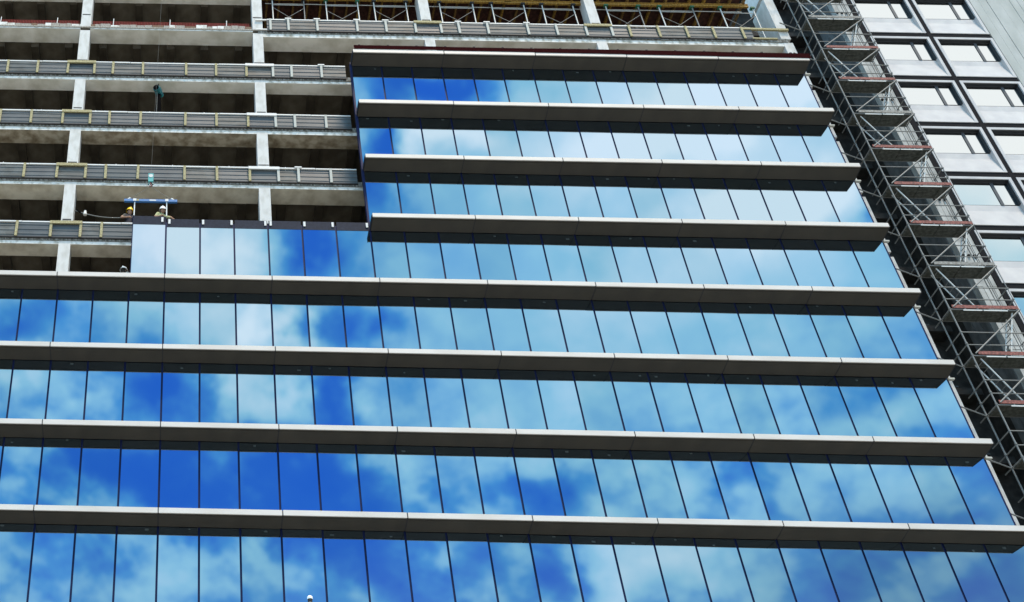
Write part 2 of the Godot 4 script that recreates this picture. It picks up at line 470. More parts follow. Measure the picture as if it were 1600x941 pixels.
func frame(b: Node3D):
	var depth := {4: 0.7, 5: 0.87, 6: 0.75, 7: 0.62, 8: 0.8, 9: 0.84}
	for k in range(3, 10):
		var y: float = lvl(k)
		if k == 9:
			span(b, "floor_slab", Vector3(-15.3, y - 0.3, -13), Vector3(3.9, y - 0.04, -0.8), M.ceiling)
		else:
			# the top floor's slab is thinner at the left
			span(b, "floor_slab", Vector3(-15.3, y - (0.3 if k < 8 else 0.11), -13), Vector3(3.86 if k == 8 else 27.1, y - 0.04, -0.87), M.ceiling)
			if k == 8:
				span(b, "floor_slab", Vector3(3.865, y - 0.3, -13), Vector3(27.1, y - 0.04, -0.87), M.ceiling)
		if k == 3:
			continue
		# edge of the slab and the beam under it, bay by bay
		for c in 5:
			if k == 9 and c >= 2:
				continue
			var hidden: bool = k <= 6 and c >= 3
			if hidden:
				continue
			var xa: float = COLS[c] + 0.22
			var xb: float = COLS[c + 1] - (0.22 if c < 4 else 0.2)
			var low: float = 0.47
			if k == 8:
				low = 0.2 if c < 2 else 0.54
			elif k == 6:
				low = 0.5
			elif k == 9:
				low = 0.34
			span(b, "slab_edge", Vector3(COLS[c], y - 0.3 if not (k == 8 and c < 2) else y - 0.12, -0.868), Vector3(COLS[c + 1] - 0.004, y - 0.05, -0.81 + rng.randf_range(-0.006, 0.006)), M.edge_grey if k != 8 or c >= 2 else M.rubble)
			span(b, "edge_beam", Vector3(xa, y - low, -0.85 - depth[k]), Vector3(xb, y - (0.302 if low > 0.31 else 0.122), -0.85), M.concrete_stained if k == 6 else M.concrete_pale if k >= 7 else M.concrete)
			span(b, "beam_face", Vector3(xa, y - low + 0.003, -0.848), Vector3(xb, y - (0.304 if low > 0.31 else 0.124), -0.84), M.edge_white)
			# ribs across the ceiling
			if c < 3:
				for i in 5:
					var x: float = COLS[c] + 0.76 + i * 1.527
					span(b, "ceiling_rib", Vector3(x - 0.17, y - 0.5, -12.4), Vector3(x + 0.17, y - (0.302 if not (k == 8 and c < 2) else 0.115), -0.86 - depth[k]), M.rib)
		if k < 9 and k >= 3:
			pass
	for k in range(3, 10):
		for c in 6:
			if k == 9 and c != 2 and c < 3:
				continue
			if c >= 3 and c < 5 and k < 7:
				continue
			var y0: float = lvl(k) - 0.05
			var y1: float = lvl(k + 1) - 0.3
			if k == 9:
				y1 = lvl(9) + 1.5
			var zb: float = -1.4 if c < 5 else -2.1
			if c == 5:
				span(b, "column", Vector3(COLS[c] - 0.21, y0, zb), Vector3(COLS[c] + 0.21, y1, -0.83), M.column)
				continue
			span(b, "column", Vector3(COLS[c] - 0.225, y0, zb), Vector3(COLS[c] + 0.225, y1, -0.832), M.column)
			if k < 9:
				# the casting joint above each floor
				part(b, "casting_joint", box(0.38 + rng.randf_range(-0.05, 0.05), rng.randf_range(0.05, 0.09), 0.01), M.joint, Vector3(COLS[c], lvl(k) + rng.randf_range(0.78, 0.9), -0.83), Basis(Vector3.BACK, rng.randf_range(-0.02, 0.02)))
	for k in range(-1, 3):
		span(b, "column", Vector3(COLS[5] - 0.21, lvl(k) - 0.05, -2.1), Vector3(COLS[5] + 0.21, lvl(k + 1) - 0.05, -0.83), M.column)
	# the hacked-off brick kerb along the open floor at the top left
	var x := -12.0
	while x < 3.4:
		var w := rng.randf_range(0.2, 0.5)
		var top := rng.randf_range(0.1, 0.2)
		span(b, "broken_brick", Vector3(x, lvl(8) - 0.048, -1.02), Vector3(x + w - 0.02, lvl(8) + top, -0.83 + rng.randf_range(-0.03, 0.03)), [M.brick, M.rubble, M.rubble, M.edge_white][rng.randi() % 4])
		x += w
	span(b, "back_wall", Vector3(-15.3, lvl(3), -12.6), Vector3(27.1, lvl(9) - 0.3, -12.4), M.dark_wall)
	span(b, "end_wall", Vector3(-15.5, lvl(3), -12.6), Vector3(-15.3, lvl(9), -1.0), M.dark_wall)  # out of view, added to keep sky light from leaking in at the left
	span(b, "end_wall", Vector3(27.1, 0, -12.6), Vector3(27.3, lvl(8), -2.11), M.concrete)
	span(b, "lower_wall", Vector3(-15.3, 0, -12.0), Vector3(27.0, lvl(-1) - 0.3, -0.31), M.glass_back)

# ---------------------------------------------------------------- barriers along the open floors

func edge_barriers():
	var words := {
		4: "grey corrugated edge barrier, the lowest, ending at the topmost left glass pane",
		5: "grey corrugated edge barrier just above the blue lifting beam",
		6: "grey corrugated edge barrier below the teal chain hoist",
		7: "grey corrugated edge barrier above the teal chain hoist",
		8: "grey corrugated edge barrier below the yellow formwork beams at the top"}
	# a sheet with four ribs pressed along it
	for k in [4, 5, 6, 7, 8]:
		var x0: float = -13.2 if k < 8 else 4.25
		var x1: float = 7.55 if k < 8 else 25.9
		if k == 4:
			x1 = -1.27
		var t := thing("edge_barrier", words[k], "barrier", Vector3((x0 + x1) * 0.5, lvl(k), -0.78), "edge barriers along the open floors")
		var posts := []
		for c in range(0, 6):
			var cx: float = COLS[c]
			for o in [-4.37, -3.17, -1.88, -0.57, 0.57, 1.37, 2.66]:
				if o == -4.37 and c < 5:
					continue
				var p: float = cx + o
				if o == -3.17 and c == 0:
					continue
				if p > x0 + 0.1 and p < x1 - 0.02:
					posts.append([p, absf(o) < 0.6])
		var edges := [x0]
		for p in posts:
			edges.append(p[0])
		edges.append(x1)
		var origin := t.position
		for i in edges.size() - 1:
			var a: float = edges[i]
			var e: float = edges[i + 1]
			if e - a < 0.05:
				continue
			part(t, "corrugated_sheet", ribbed(a + 0.004, e - 0.004), M.sheets[rng.randi() % 3], Vector3(0, rng.randf_range(-0.022, 0.016), rng.randf_range(-0.004, 0.004)) - Vector3(origin.x, 0, 0), Basis(Vector3.RIGHT, rng.randf_range(-0.05, 0.04)) * Basis(Vector3.BACK, rng.randf_range(-0.004, 0.004)))
		for p in posts:
			var cream: bool = (p[0] < 4.0 and k < 8) or p[0] > 20.0
			part(t, "post", box(0.1, 0.78, 0.05), M.timber_cream if cream else M.post_grey, Vector3(p[0] - origin.x, 0.21, 0.055), Basis(Vector3.BACK, rng.randf_range(-0.012, 0.012)))
			if not cream and not p[1] and rng.randf() < 0.8:
				part(t, "post_cap", box(0.28, 0.06, 0.1), M.rail_white, Vector3(p[0] - origin.x, 0.635, 0.04))
		# frames where the barrier passes a column
		for c in range(0, 5):
			if COLS[c] > x0 + 0.5 and COLS[c] < x1 - 0.5:
				part(t, "column_bracket", box(1.24, 0.14, 0.07), M.timber_cream if c != 2 or k > 7 else M.rail_white, Vector3(COLS[c] - origin.x, 0.54, 0.075), Basis(Vector3.BACK, rng.randf_range(-0.01, 0.01)))
		part(t, "bottom_rail", box(x1 - x0, 0.05, 0.05), M.joint, Vector3(0, -0.19, 0.01))
		# lengths of top rail
		var a := x0
		while a < x1 - 0.01:
			var e: float = minf(a + 3.82, x1)
			part(t, "top_rail", box(e - a - 0.015, 0.06, 0.07), M.rail_white, Vector3((a + e) * 0.5 - origin.x, 0.605 + rng.randf_range(-0.008, 0.008), 0.0))
			a = e
		# short stanchions that stand above the rail
		if k < 8 and k > 4:
			for i in 8:
				var sx: float = x0 + 1.0 + i * 2.27 + (k % 3) * 0.5
				if sx < x1 - 0.2:
					tube(t, "stanchion", Vector3(sx - origin.x, 0.0, -0.09), Vector3(sx - origin.x + 0.03, 0.78, -0.09), 0.022, M.rail_white, 6)
		if k == 8:
			# the timber that carries the barrier on past the last column
			part(t, "timber_end", box(2.1, 0.11, 0.09), M.timber_cream, Vector3(26.5 - origin.x, 0.52, 0.02), Basis(Vector3.BACK, -0.012))
			part(t, "timber_foot", box(1.1, 0.07, 0.09), M.timber_cream, Vector3(26.35 - origin.x, -0.12, 0.0))
			part(t, "end_frame", box(0.5, 0.06, 0.06), M.rail_white, Vector3(4.0 - origin.x, 0.58, 0.0))
			part(t, "end_frame", box(0.5, 0.06, 0.06), M.rail_white, Vector3(4.0 - origin.x, -0.1, 0.0))
	# red netting on the open floor at the top left
	for c in [0, 1]:
		var xa: float = COLS[c] + 0.3
		var xb: float = COLS[c + 1] - 0.3
		var t := thing("safety_net", "red plastic safety net on thin posts, top left, %s of the first column" % ["left", "right"][c], "safety net", Vector3((xa + xb) * 0.5, lvl(8) - 0.04, -1.1), "red safety nets on the open top floor")
		var strands := []
		var half := (xb - xa) * 0.5
		for i in int(half * 2.0 / 0.07):
			strands.append([Vector3(-half + i * 0.07, 0.05, 0), Vector3(-half + i * 0.07, 0.72, 0), 0.011])
		for i in 8:
			strands.append([Vector3(-half, 0.06 + i * 0.094, 0), Vector3(half, 0.06 + i * 0.094, 0), 0.012])
		var net := part(t, "net", tubes_mesh(strands, 4), M.net_red)
		net.set_meta("kind", "stuff")
		var px := -half + 0.9
		while px < half:
			tube(t, "post", Vector3(px, 0, 0.05), Vector3(px + 0.02, 0.86, 0.05), 0.022, M.rail_white, 6)
			px += 2.55

func ribbed(x0: float, x1: float) -> ArrayMesh:
	var front := [Vector2(0, -0.17)]
	for i in 3:
		var y := -0.06 + i * 0.235
		front.append_array([Vector2(0, y), Vector2(0.018, y + 0.025), Vector2(0.018, y + 0.07), Vector2(0, y + 0.095)])
	front.append(Vector2(0, 0.585))
	var back := []
	for p in front:
		back.push_front(p + Vector2(-0.008, 0))
	return extrude(front + back, x0, x1)

# ---------------------------------------------------------------- formwork of the slab being cast

func formwork():
	var pairs := [[4.61, 6.04], [7.07, 8.53], [9.28, 10.75], [12.3, 13.8], [14.68, 16.15], [17.0, 18.46], [19.97, 21.45], [22.42, 23.92], [25.21, 26.7]]
	var where := ["first from the left, beside the second column", "second from the left", "just left of the middle column", "just right of the middle column", "second right of the middle column", "just left of the fourth column", "just right of the fourth column", "with green heads, second right of the fourth column", "at the right end of the open top floor"]
	for i in pairs.size():
		var xa: float = pairs[i][0]
		var xb: float = pairs[i][1]
		var y := lvl(8) - 0.04
		var t := thing("shoring_frame", "white cross-braced shoring frame under the formwork, " + where[i], "shoring frame", Vector3((xa + xb) * 0.5, y, -1.2), "shoring frames under the formwork")
		var hw := (xb - xa) * 0.5
		for s in [-1, 1]:
			tube(t, "leg", Vector3(s * hw, 0, 0), Vector3(s * hw + rng.randf_range(-0.03, 0.03), 2.62, 0), 0.03, M.shore_white if rng.randf() < 0.75 else M.galv)
			span(t, "jack_head", Vector3(s * hw - 0.09, 2.62, -0.09), Vector3(s * hw + 0.09, 2.7, 0.09), M.green_head if i >= 6 or i == 1 else M.joint)
			tube(t, "brace", Vector3(-s * hw, 0.75, 0.02 * s), Vector3(s * hw, 2.05 + rng.randf_range(-0.12, 0.12), 0.02 * s), 0.014, M.galv, 6)
		tube(t, "ledger", Vector3(-hw, 2.36, -0.04), Vector3(hw, 2.36, -0.04), 0.018, M.shore_white, 6)
	# main beams along the edge
	var cuts := [4.3, 7.4, 10.9, 11.9, 15.5, 18.7, 19.6, 22.9, 26.4]
	var names := ["from the second column", "above the second shoring frame", "", "right of the middle column", "left of the fourth column", "", "right of the fourth column", "at the right end"]
	for i in cuts.size() - 1:
		if names[i] == "":
			continue
		var y := lvl(8) + 2.67 + (0.03 if i % 2 else 0.0)
		var t := thing("formwork_beam", "long yellow formwork beam lying on shoring frames, " + names[i], "formwork beam", Vector3((cuts[i] + cuts[i + 1]) * 0.5, y, -1.2), "yellow formwork main beams")
		var l: float = cuts[i + 1] - cuts[i] + 0.3
		span(t, "flange", Vector3(-l * 0.5, 0.0, -0.05), Vector3(l * 0.5, 0.04, 0.05), M.ochre)
		span(t, "web", Vector3(-l * 0.5, 0.041, -0.018), Vector3(l * 0.5, 0.159, 0.018), M.ochre)
		span(t, "flange", Vector3(-l * 0.5, 0.16, -0.05), Vector3(l * 0.5, 0.2, 0.05), M.ochre)
	# cross joists and the boards on them
	var d := thing("formwork_deck", "red-brown plywood formwork deck on yellow joists under an unseen added slab", "formwork", Vector3(15, lvl(8) + 2.9, -4))
	var x := 4.4
	while x < 26.4:
		if absf(x - 11.45) > 0.4 and absf(x - 19.06) > 0.4:
			span(d, "joist", Vector3(x - 15.04, 0.005, -3.0 + rng.randf_range(-0.2, 0.2)), Vector3(x - 14.96, 0.19, 3.2 + rng.randf_range(-0.1, 0.12)), M.ochre_dark if rng.randf() < 0.5 else M.ochre)
		x += rng.randf_range(0.5, 0.68)
	for i in 9:
		for j in 4:
			span(d, "plywood_sheet", Vector3(-10.9 + i * 2.46, 0.195, 3.3 - (j + 1) * 1.26), Vector3(-10.9 + i * 2.46 + 2.456, 0.216, 3.3 - j * 1.26 - 0.004), M.plywood)
	span(d, "added_slab", Vector3(-10.9, 0.22, -8.0), Vector3(11.2, 0.42, 3.2), M.edge_grey)  # unseen slab added to block sky light between the plywood sheets
	var p := thing("scaffold_tube", "thin pale scaffold tube running level behind the shoring legs", "tube", Vector3(15.3, lvl(8) + 2.64, -1.42))
	tube(p, "tube", Vector3(-11, 0, 0), Vector3(0, 0, 0), 0.024, M.shore_white)
	tube(p, "tube", Vector3(0, 0, 0), Vector3(11, 0, 0), 0.024, M.shore_white)
	tube(p, "coupler", Vector3(-0.08, 0, 0), Vector3(0.08, 0, 0), 0.034, M.galv)

# ---------------------------------------------------------------- scaffold stair tower

func scaffold():
	var t := thing("scaffold_tower", "narrow tubular scaffold stair tower with steel decks at the building's end", "scaffold", Vector3(28.04, 0, 0))
	var w := 2.47
	var zb := -0.655
	var lift := 2.0821
	var top := 41.23 + 6.6 * lift
	var post := 41.23 - 19.8 * lift
	for x in [0.0, w]:
		for z in [0.0, zb]:
			var y := 0.0
			while y < top:
				tube(t, "standard", Vector3(x, y + 0.01, z), Vector3(x, minf(y + 4.16, top), z), 0.028 if x == 0.0 else 0.017, M.galv)
				y += 4.17
	for n in range(-14, 7):
		var y: float = 41.23 + n * lift
		for z in [0.0, zb]:
			tube(t, "ledger", Vector3(0, y - 0.03, z), Vector3(w, y - 0.03, z), 0.025, M.galv)
		for h in [0.0, 0.45, 1.01]:
			for x in [0.0, w]:
				tube(t, "transom", Vector3(x, y + h - (0.03 if h == 0.0 else 0.0), 0), Vector3(x, y + h - (0.03 if h == 0.0 else 0.0), zb - (0.42 if x == 0.0 else 0.0)), 0.022, M.galv)
			if h > 0.0:
				tube(t, "guard_rail", Vector3(0, y + h, 0), Vector3(w, y + h, 0), 0.021, M.galv)
		for x in [0.0, w]:
			for z in [0.0, zb]:
				for h in [0.0, 0.5, 1.0]:
					part(t, "coupler", cyl(0.042, 0.05), M.galv, Vector3(x, y + h, z))
		# two planks, their hooks and stiffeners underneath
		for i in 2:
			var za: float = -0.02 - i * 0.315
			var d := span(t, "deck_plank", Vector3(0.06, y - 0.055, za - 0.3), Vector3(w - 0.06, y + 0.005, za), M.deck)
			for q in [-0.8, 0.0, 0.8]:
				part(d, "stiffener", box(0.05, 0.02, 0.29), M.deck, Vector3(q, -0.041, 0))
		var red: bool = n in [1, 2, -1, -2, -3, -5, -6, -7]
		span(t, "toe_board", Vector3(0.22 if n % 2 == 0 else 0.1, y - 0.0, 0.03), Vector3(w - 0.03, y + 0.14, 0.055), M.toe_red if red else M.toe_grey)
		for s in [[0.45, 1.12], [1.17, 2.02]]:
			span(t, "edge_strip", Vector3(s[0], y - 0.105, 0.028), Vector3(s[1], y - 0.062, 0.042), M.pale)
		# brace on the face
		tube(t, "brace", Vector3(0.12, y + 0.04, 0.05), Vector3(w, y + lift - 0.02, 0.05), 0.027, M.galv)
		# ladder stair down to the deck below
		var down: bool = posmod(n, 2) == 0
		var xt: float = 0.33 if down else 2.26
		var xl: float = 1.15 if down else 1.42
		var rungs := []
		for z in [-0.12, -0.5]:
			tube(t, "ladder_rail", Vector3(xl, y + 0.0 - lift, z), Vector3(xt, y - 0.06, z), 0.026, M.pale)
		for i in 8:
			var q := (i + 0.6) / 8.0
			rungs.append([Vector3(lerpf(xl, xt, q), y - lift + q * (lift - 0.06), -0.12), Vector3(lerpf(xl, xt, q), y - lift + q * (lift - 0.06), -0.5), 0.014])
		part(t, "rungs", tubes_mesh(rungs), M.galv).set_meta("kind", "stuff")
		# tie back to the building
		tube(t, "tie_tube", Vector3(0, y - 0.04, zb), Vector3(-0.95, y + 0.22, -0.45), 0.026, M.galv)

# ---------------------------------------------------------------- the neighbour

func neighbour_tower():
	var t := thing("neighbouring_tower", "pale precast tower with a grid of deep framed windows, behind the scaffold", "building", Vector3(35.5, 0, -2.55))
	var fh := 3.11
	var bw := 2.96
	var ox := 35.5
	# one surround: a ring with a deep apron that slopes out below the glass
	for c in [0, 1]:
		for f in range(-7, 5):
			var yb: float = 49.73 - 0.11 + f * fh - fh + 0.27 + 0.02     # underside of the surround
			var x0: float = (-2.84 if c == 0 else 0.12)
			var x1: float = x0 + 2.74
			var s := part(t, "window_surround", surround(2.74, 2.81), M.precast, Vector3(x0, yb, 0))
			var gy0 := 1.314
			var gy1 := 2.68
			part(s, "reveal", box(2.46, 0.02, 0.16), M.reveal, Vector3(1.37, gy1 - 0.012, -0.115))
			for x in [0.145, 2.74 - 0.145]:
				part(s, "reveal", box(0.02, gy1 - gy0 - 0.03, 0.13), M.reveal, Vector3(x, (gy0 + gy1) * 0.5, -0.13))
			var warp := Basis(Vector3.UP, rng.randf_range(-0.002, 0.002)) * Basis(Vector3.RIGHT, rng.randf_range(-0.002, 0.002))
			part(s, "pane", box(1.7, gy1 - gy0 - 0.02, 0.02), M.window_glass, Vector3(1.0, (gy0 + gy1) * 0.5, -0.205), warp)
			part(s, "pane", box(0.6, gy1 - gy0 - 0.08, 0.02), M.window_glass, Vector3(2.29, (gy0 + gy1) * 0.5, -0.2), warp.transposed())
			part(s, "window_post", box(0.13, gy1 - gy0 - 0.02, 0.03), M.window_frame, Vector3(1.92, (gy0 + gy1) * 0.5, -0.185))
			part(s, "window_bar", box(2.44, 0.035, 0.03), M.window_frame, Vector3(1.37, gy1 - 0.042, -0.187))
	# dark joint behind the surrounds
	span(t, "joint_backing", Vector3(-3.06, 20, -0.6), Vector3(2.98, 68, -0.45), M.groove)
	span(t, "joint_backing", Vector3(-3.06, 20, -0.44), Vector3(-2.842, 68, -0.03), M.groove)
	span(t, "joint_backing", Vector3(-0.098, 20, -0.44), Vector3(0.118, 68, -0.025), M.groove)
	for f in range(-8, 5):
		span(t, "joint_backing", Vector3(-2.838, 49.73 - 0.117 + f * fh, -0.44), Vector3(2.858, 49.73 + 0.178 + f * fh, -0.035), M.groove)
	# ribbed cladding left of the windows
	for e in [[-3.24, -3.08], [-3.42, -3.27], [-3.64, -3.46], [-3.86, -3.655]]:
		for f in range(-7, 5):
			span(t, "cladding_panel", Vector3(e[0], 49.73 + f * fh + 0.012, -0.5), Vector3(e[1], 49.73 + (f + 1) * fh - 0.012, -0.05 + rng.randf_range(-0.01, 0.01)), M.cladding)
			if e[0] < -3.4:
				span(t, "cladding_anchor", Vector3(e[0] + 0.02, 49.73 + (f + 0.5) * fh, -0.06), Vector3(e[0] + 0.1, 49.73 + (f + 0.5) * fh + 0.09, 0.02), M.groove)
	span(t, "cladding_backing", Vector3(-3.86, 20, -0.6), Vector3(-3.07, 68, -0.51), M.groove)
	for i in 3:
		span(t, "return_panel", Vector3(-3.9, 20, -0.3 - (i + 1) * 0.42), Vector3(-3.868, 68, -0.32 - i * 0.42), M.cladding_dark)  # shade on this left-facing side is painted: darker copy of the cladding
	# the dark recess between the two buildings
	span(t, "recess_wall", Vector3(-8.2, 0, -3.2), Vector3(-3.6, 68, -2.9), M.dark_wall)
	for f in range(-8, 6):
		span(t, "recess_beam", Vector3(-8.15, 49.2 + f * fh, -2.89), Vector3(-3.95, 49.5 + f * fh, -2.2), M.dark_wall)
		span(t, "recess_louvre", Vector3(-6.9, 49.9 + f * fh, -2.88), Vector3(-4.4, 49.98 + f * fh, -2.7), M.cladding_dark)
	# plain end wall of upright panels on the right
	var x := 2.99
	for i in 18:
		var w: float = [0.44, 0.4, 0.6, 0.52, 0.36, 0.56][i % 6]
		span(t, "wall_panel", Vector3(x, 20, -0.4), Vector3(x + w - 0.018, 68, -0.1 + rng.randf_range(-0.008, 0.008)), M.core)
		x += w
	span(t, "wall_backing", Vector3(2.97, 20, -0.6), Vector3(x, 68, -0.41), M.groove)
	span(t, "body", Vector3(-3.6, 0, -14), Vector3(x, 68, -0.61), M.dark_wall)

func surround(w: float, h: float) -> ArrayMesh:
	# front at z 0, 0.13 wide at the sides and head, apron from the lower edge back up to the glass
	var st := SurfaceTool.new()
	st.begin(Mesh.PRIMITIVE_TRIANGLES)
	st.set_smooth_group(-1)
	var q := func(a: Vector3, b: Vector3, c: Vector3, d: Vector3):
		for v in [a, b, c, a, c, d]:
			st.add_vertex(v)
	var r := 0.13
	var g := 1.314      # lower edge of the glass
	var u := 0.97       # top of the sloping face
	var d := -0.23
	var xi := w - r
	var yi := h - r
	# front ring: left, right, head
	q.call(Vector3(0, 0, 0), Vector3(r, 0.02, 0), Vector3(r, yi, 0), Vector3(0, h, 0))
	q.call(Vector3(w, 0, 0), Vector3(xi, 0.02, 0), Vector3(xi, yi, 0), Vector3(w, h, 0))
	q.call(Vector3(0, h, 0), Vector3(r, yi, 0), Vector3(xi, yi, 0), Vector3(w, h, 0))
	q.call(Vector3(0, 0, 0), Vector3(w, 0, 0), Vector3(xi, 0.02, 0), Vector3(r, 0.02, 0))
	# outer faces
	q.call(Vector3(0, 0, 0), Vector3(0, h, 0), Vector3(0, h, d), Vector3(0, 0, d))
	q.call(Vector3(w, 0, 0), Vector3(w, h, 0), Vector3(w, h, d), Vector3(w, 0, d))
	q.call(Vector3(0, h, 0), Vector3(w, h, 0), Vector3(w, h, d), Vector3(0, h, d))
	q.call(Vector3(0, 0, 0), Vector3(w, 0, 0), Vector3(w, 0, d), Vector3(0, 0, d))
	# inner faces
	q.call(Vector3(r, yi, 0), Vector3(xi, yi, 0), Vector3(xi, yi, d), Vector3(r, yi, d))
	for x in [r, xi]:
		q.call(Vector3(x, u, 0), Vector3(x, yi, 0), Vector3(x, yi, d), Vector3(x, u, d))
		for v in [Vector3(x, 0.02, 0), Vector3(x, u, 0), Vector3(x, u, d + 0.04)]:
			st.add_vertex(v)
	# apron
	q.call(Vector3(r, 0.02, 0), Vector3(xi, 0.02, 0), Vector3(xi, u, d + 0.04), Vector3(r, u, d + 0.04))
	q.call(Vector3(r, u, d + 0.04), Vector3(xi, u, d + 0.04), Vector3(xi, g, d + 0.03), Vector3(r, g, d + 0.03))
	q.call(Vector3(r, g, d + 0.03), Vector3(xi, g, d + 0.03), Vector3(xi, g, d), Vector3(r, g, d))
	st.generate_normals()
	return st.commit()

# ---------------------------------------------------------------- lifting gear

func hoisting():
	# chain hoist under the beam
	var t := thing("chain_hoist", "small teal chain hoist with long black chain bag hanging under a concrete beam", "hoist", Vector3(-0.5, lvl(7) - 0.48, -1.0))
	t.rotation.y = 1.15
	tube(t, "hook", Vector3(0, 0, 0), Vector3(0, -0.18, 0), 0.018, M.black)
	part(t, "shackle", cyl(0.07, 0.16, 10, 0.03), M.teal, Vector3(0, -0.25, 0))
	var body := SurfaceTool.new()
	body.begin(Mesh.PRIMITIVE_TRIANGLES)
	body.append_from(cyl(0.15, 0.42, 14), 0, Transform3D(Basis(Vector3.BACK, PI / 2), Vector3(0, -0.48, 0)))
	body.append_from(box(0.2, 0.34, 0.24), 0, Transform3D(Basis(), Vector3(0.02, -0.47, 0)))
	part(t, "motor_body", body.commit(), M.teal_dark)
	part(t, "end_cover", cyl(0.13, 0.07, 14), M.teal, Vector3(0.23, -0.48, 0), Basis(Vector3.BACK, PI / 2))
	part(t, "end_cover", cyl(0.12, 0.08, 14), M.black, Vector3(-0.24, -0.48, 0), Basis(Vector3.BACK, PI / 2))
	part(t, "chain_bag", cyl(0.17, 1.9, 12, 0.09), M.black, Vector3(0.05, -1.6, 0))
	tube(t, "chain", Vector3(-0.1, -0.6, 0), Vector3(-0.1, -2.7, 0), 0.01, M.wire, 5)

	var c := thing("crane_hook", "bright teal crane hook block on a thin wire above the blue beam", "crane hook", Vector3(-0.64, 36.15, 0.1))
	tube(c, "wire_rope", Vector3(0.0, 0.55, 0), Vector3(0.35, 24, 0), 0.003, M.wire, 5)
	span(c, "block", Vector3(-0.1, 0.18, -0.05), Vector3(0.1, 0.62, 0.05), M.teal)
	part(c, "sheave", cyl(0.085, 0.13, 14), M.pale, Vector3(0, 0.48, 0), Basis(Vector3.RIGHT, PI / 2))
	for s in [-1, 1]:
		bar(c, "fork", Vector3(s * 0.03, 0.2, 0), Vector3(s * 0.09, 0.06, 0), 0.05, 0.06, M.teal_dark)
	part(c, "hook", tubes_mesh([[Vector3(0, 0.18, 0), Vector3(0, 0.06, 0), 0.025], [Vector3(0, 0.06, 0), Vector3(0.06, 0.0, 0), 0.025], [Vector3(0.06, 0, 0), Vector3(0, -0.05, 0), 0.025], [Vector3(0, -0.05, 0), Vector3(-0.06, 0.0, 0), 0.02]]), M.toe_red)

	var b := thing("lifting_beam", "slim blue lifting beam on two slings, hanging above the workers", "lifting beam", Vector3(-0.61, 35.27, 0.1))
	span(b, "beam", Vector3(-1.01, -0.01, -0.05), Vector3(1.01, 0.1, 0.05), M.blue_steel)
	span(b, "mark", Vector3(-0.6, 0.0, 0.051), Vector3(-0.44, 0.09, 0.054), M.timber_cream)
	span(b, "mark", Vector3(-0.05, 0.02, 0.051), Vector3(0.2, 0.075, 0.054), M.rail_white)
	for s in [-1, 1]:
		tube(b, "sling", Vector3(s * 0.83, 0.11, 0), Vector3(-0.03, 0.83, 0), 0.007, M.galv, 6)
		part(b, "shackle", cyl(0.05, 0.14, 8), M.pale, Vector3(s * 0.83, 0.13, 0), Basis(Vector3.BACK, s * 0.8))
		part(b, "lug", box(0.12, 0.12, 0.12), M.rail_white, Vector3(s * 0.61, 0.06, 0))
		bar(b, "strap", Vector3(s * 0.61, 0.0, 0), Vector3(s * 0.615, -0.66, -0.06), 0.04, 0.02, M.strap)

	# the pane that has just been lowered into place
	var f := thing("facade_panel", "newest tall blue glass pane, still on the lifting beam's straps", "glass panel", Vector3(-0.637, lvl(3) + 0.12, 0))
	part(f, "pane", box(PANE - 0.07, lvl(3.913) - lvl(3), 0.03), M.glass, Vector3(0, (lvl(3.913) - lvl(3)) * 0.5, -0.014), Basis(Vector3.UP, 0.004))
	span(f, "pane_head", Vector3(-PANE * 0.5 + 0.02, lvl(3.917) - lvl(3), -0.04), Vector3(PANE * 0.5 - 0.03, lvl(4.052) - lvl(3), 0.003), M.spandrel)
	for s in [-1, 1]:
		span(f, "frame", Vector3(s * (PANE * 0.5 - 0.03) - 0.03, 0, -0.22), Vector3(s * (PANE * 0.5 - 0.03) + 0.03, lvl(4.052) - lvl(3), -0.03), M.mullion)
	hook_bracket(f, Vector3(0.49, lvl(3.99) - lvl(3), 0.016))

	# a safety line slung from the column to the first worker
	var l := thing("safety_line", "grey safety line with a white tag, slung from column to worker", "rope", Vector3(-3.6, lvl(4) + 1.35, -1.0))
	var pts := []
	for i in 15:
		var q := i / 14.0
		pts.append(Vector3(lerpf(0.0, 1.95, q), lerpf(0.12, -0.22, q) - sin(q * PI) * 0.14, 0))
	var segs := []
	for i in 14:
		segs.append([pts[i], pts[i + 1], 0.022])
	part(l, "rope", tubes_mesh(segs), M.wire)
	part(l, "tag", cyl(0.08, 0.2, 8, 0.05), M.rail_white, pts[3] + Vector3(0, 0.02, 0.02))
	part(l, "clip", cyl(0.03, 0.22, 6), M.black, pts[1] + Vector3(0.02, 0, 0.02), Basis(Vector3.BACK, 0.9))

# ---------------------------------------------------------------- people

func capsule(p: Vector3, a: Vector3, b: Vector3, ra: float, rb: float) -> float:
	var ab := b - a
	var t: float = clampf((p - a).dot(ab) / ab.length_squared(), 0.0, 1.0)
	return p.distance_to(a + ab * t) - lerpf(ra, rb, t)

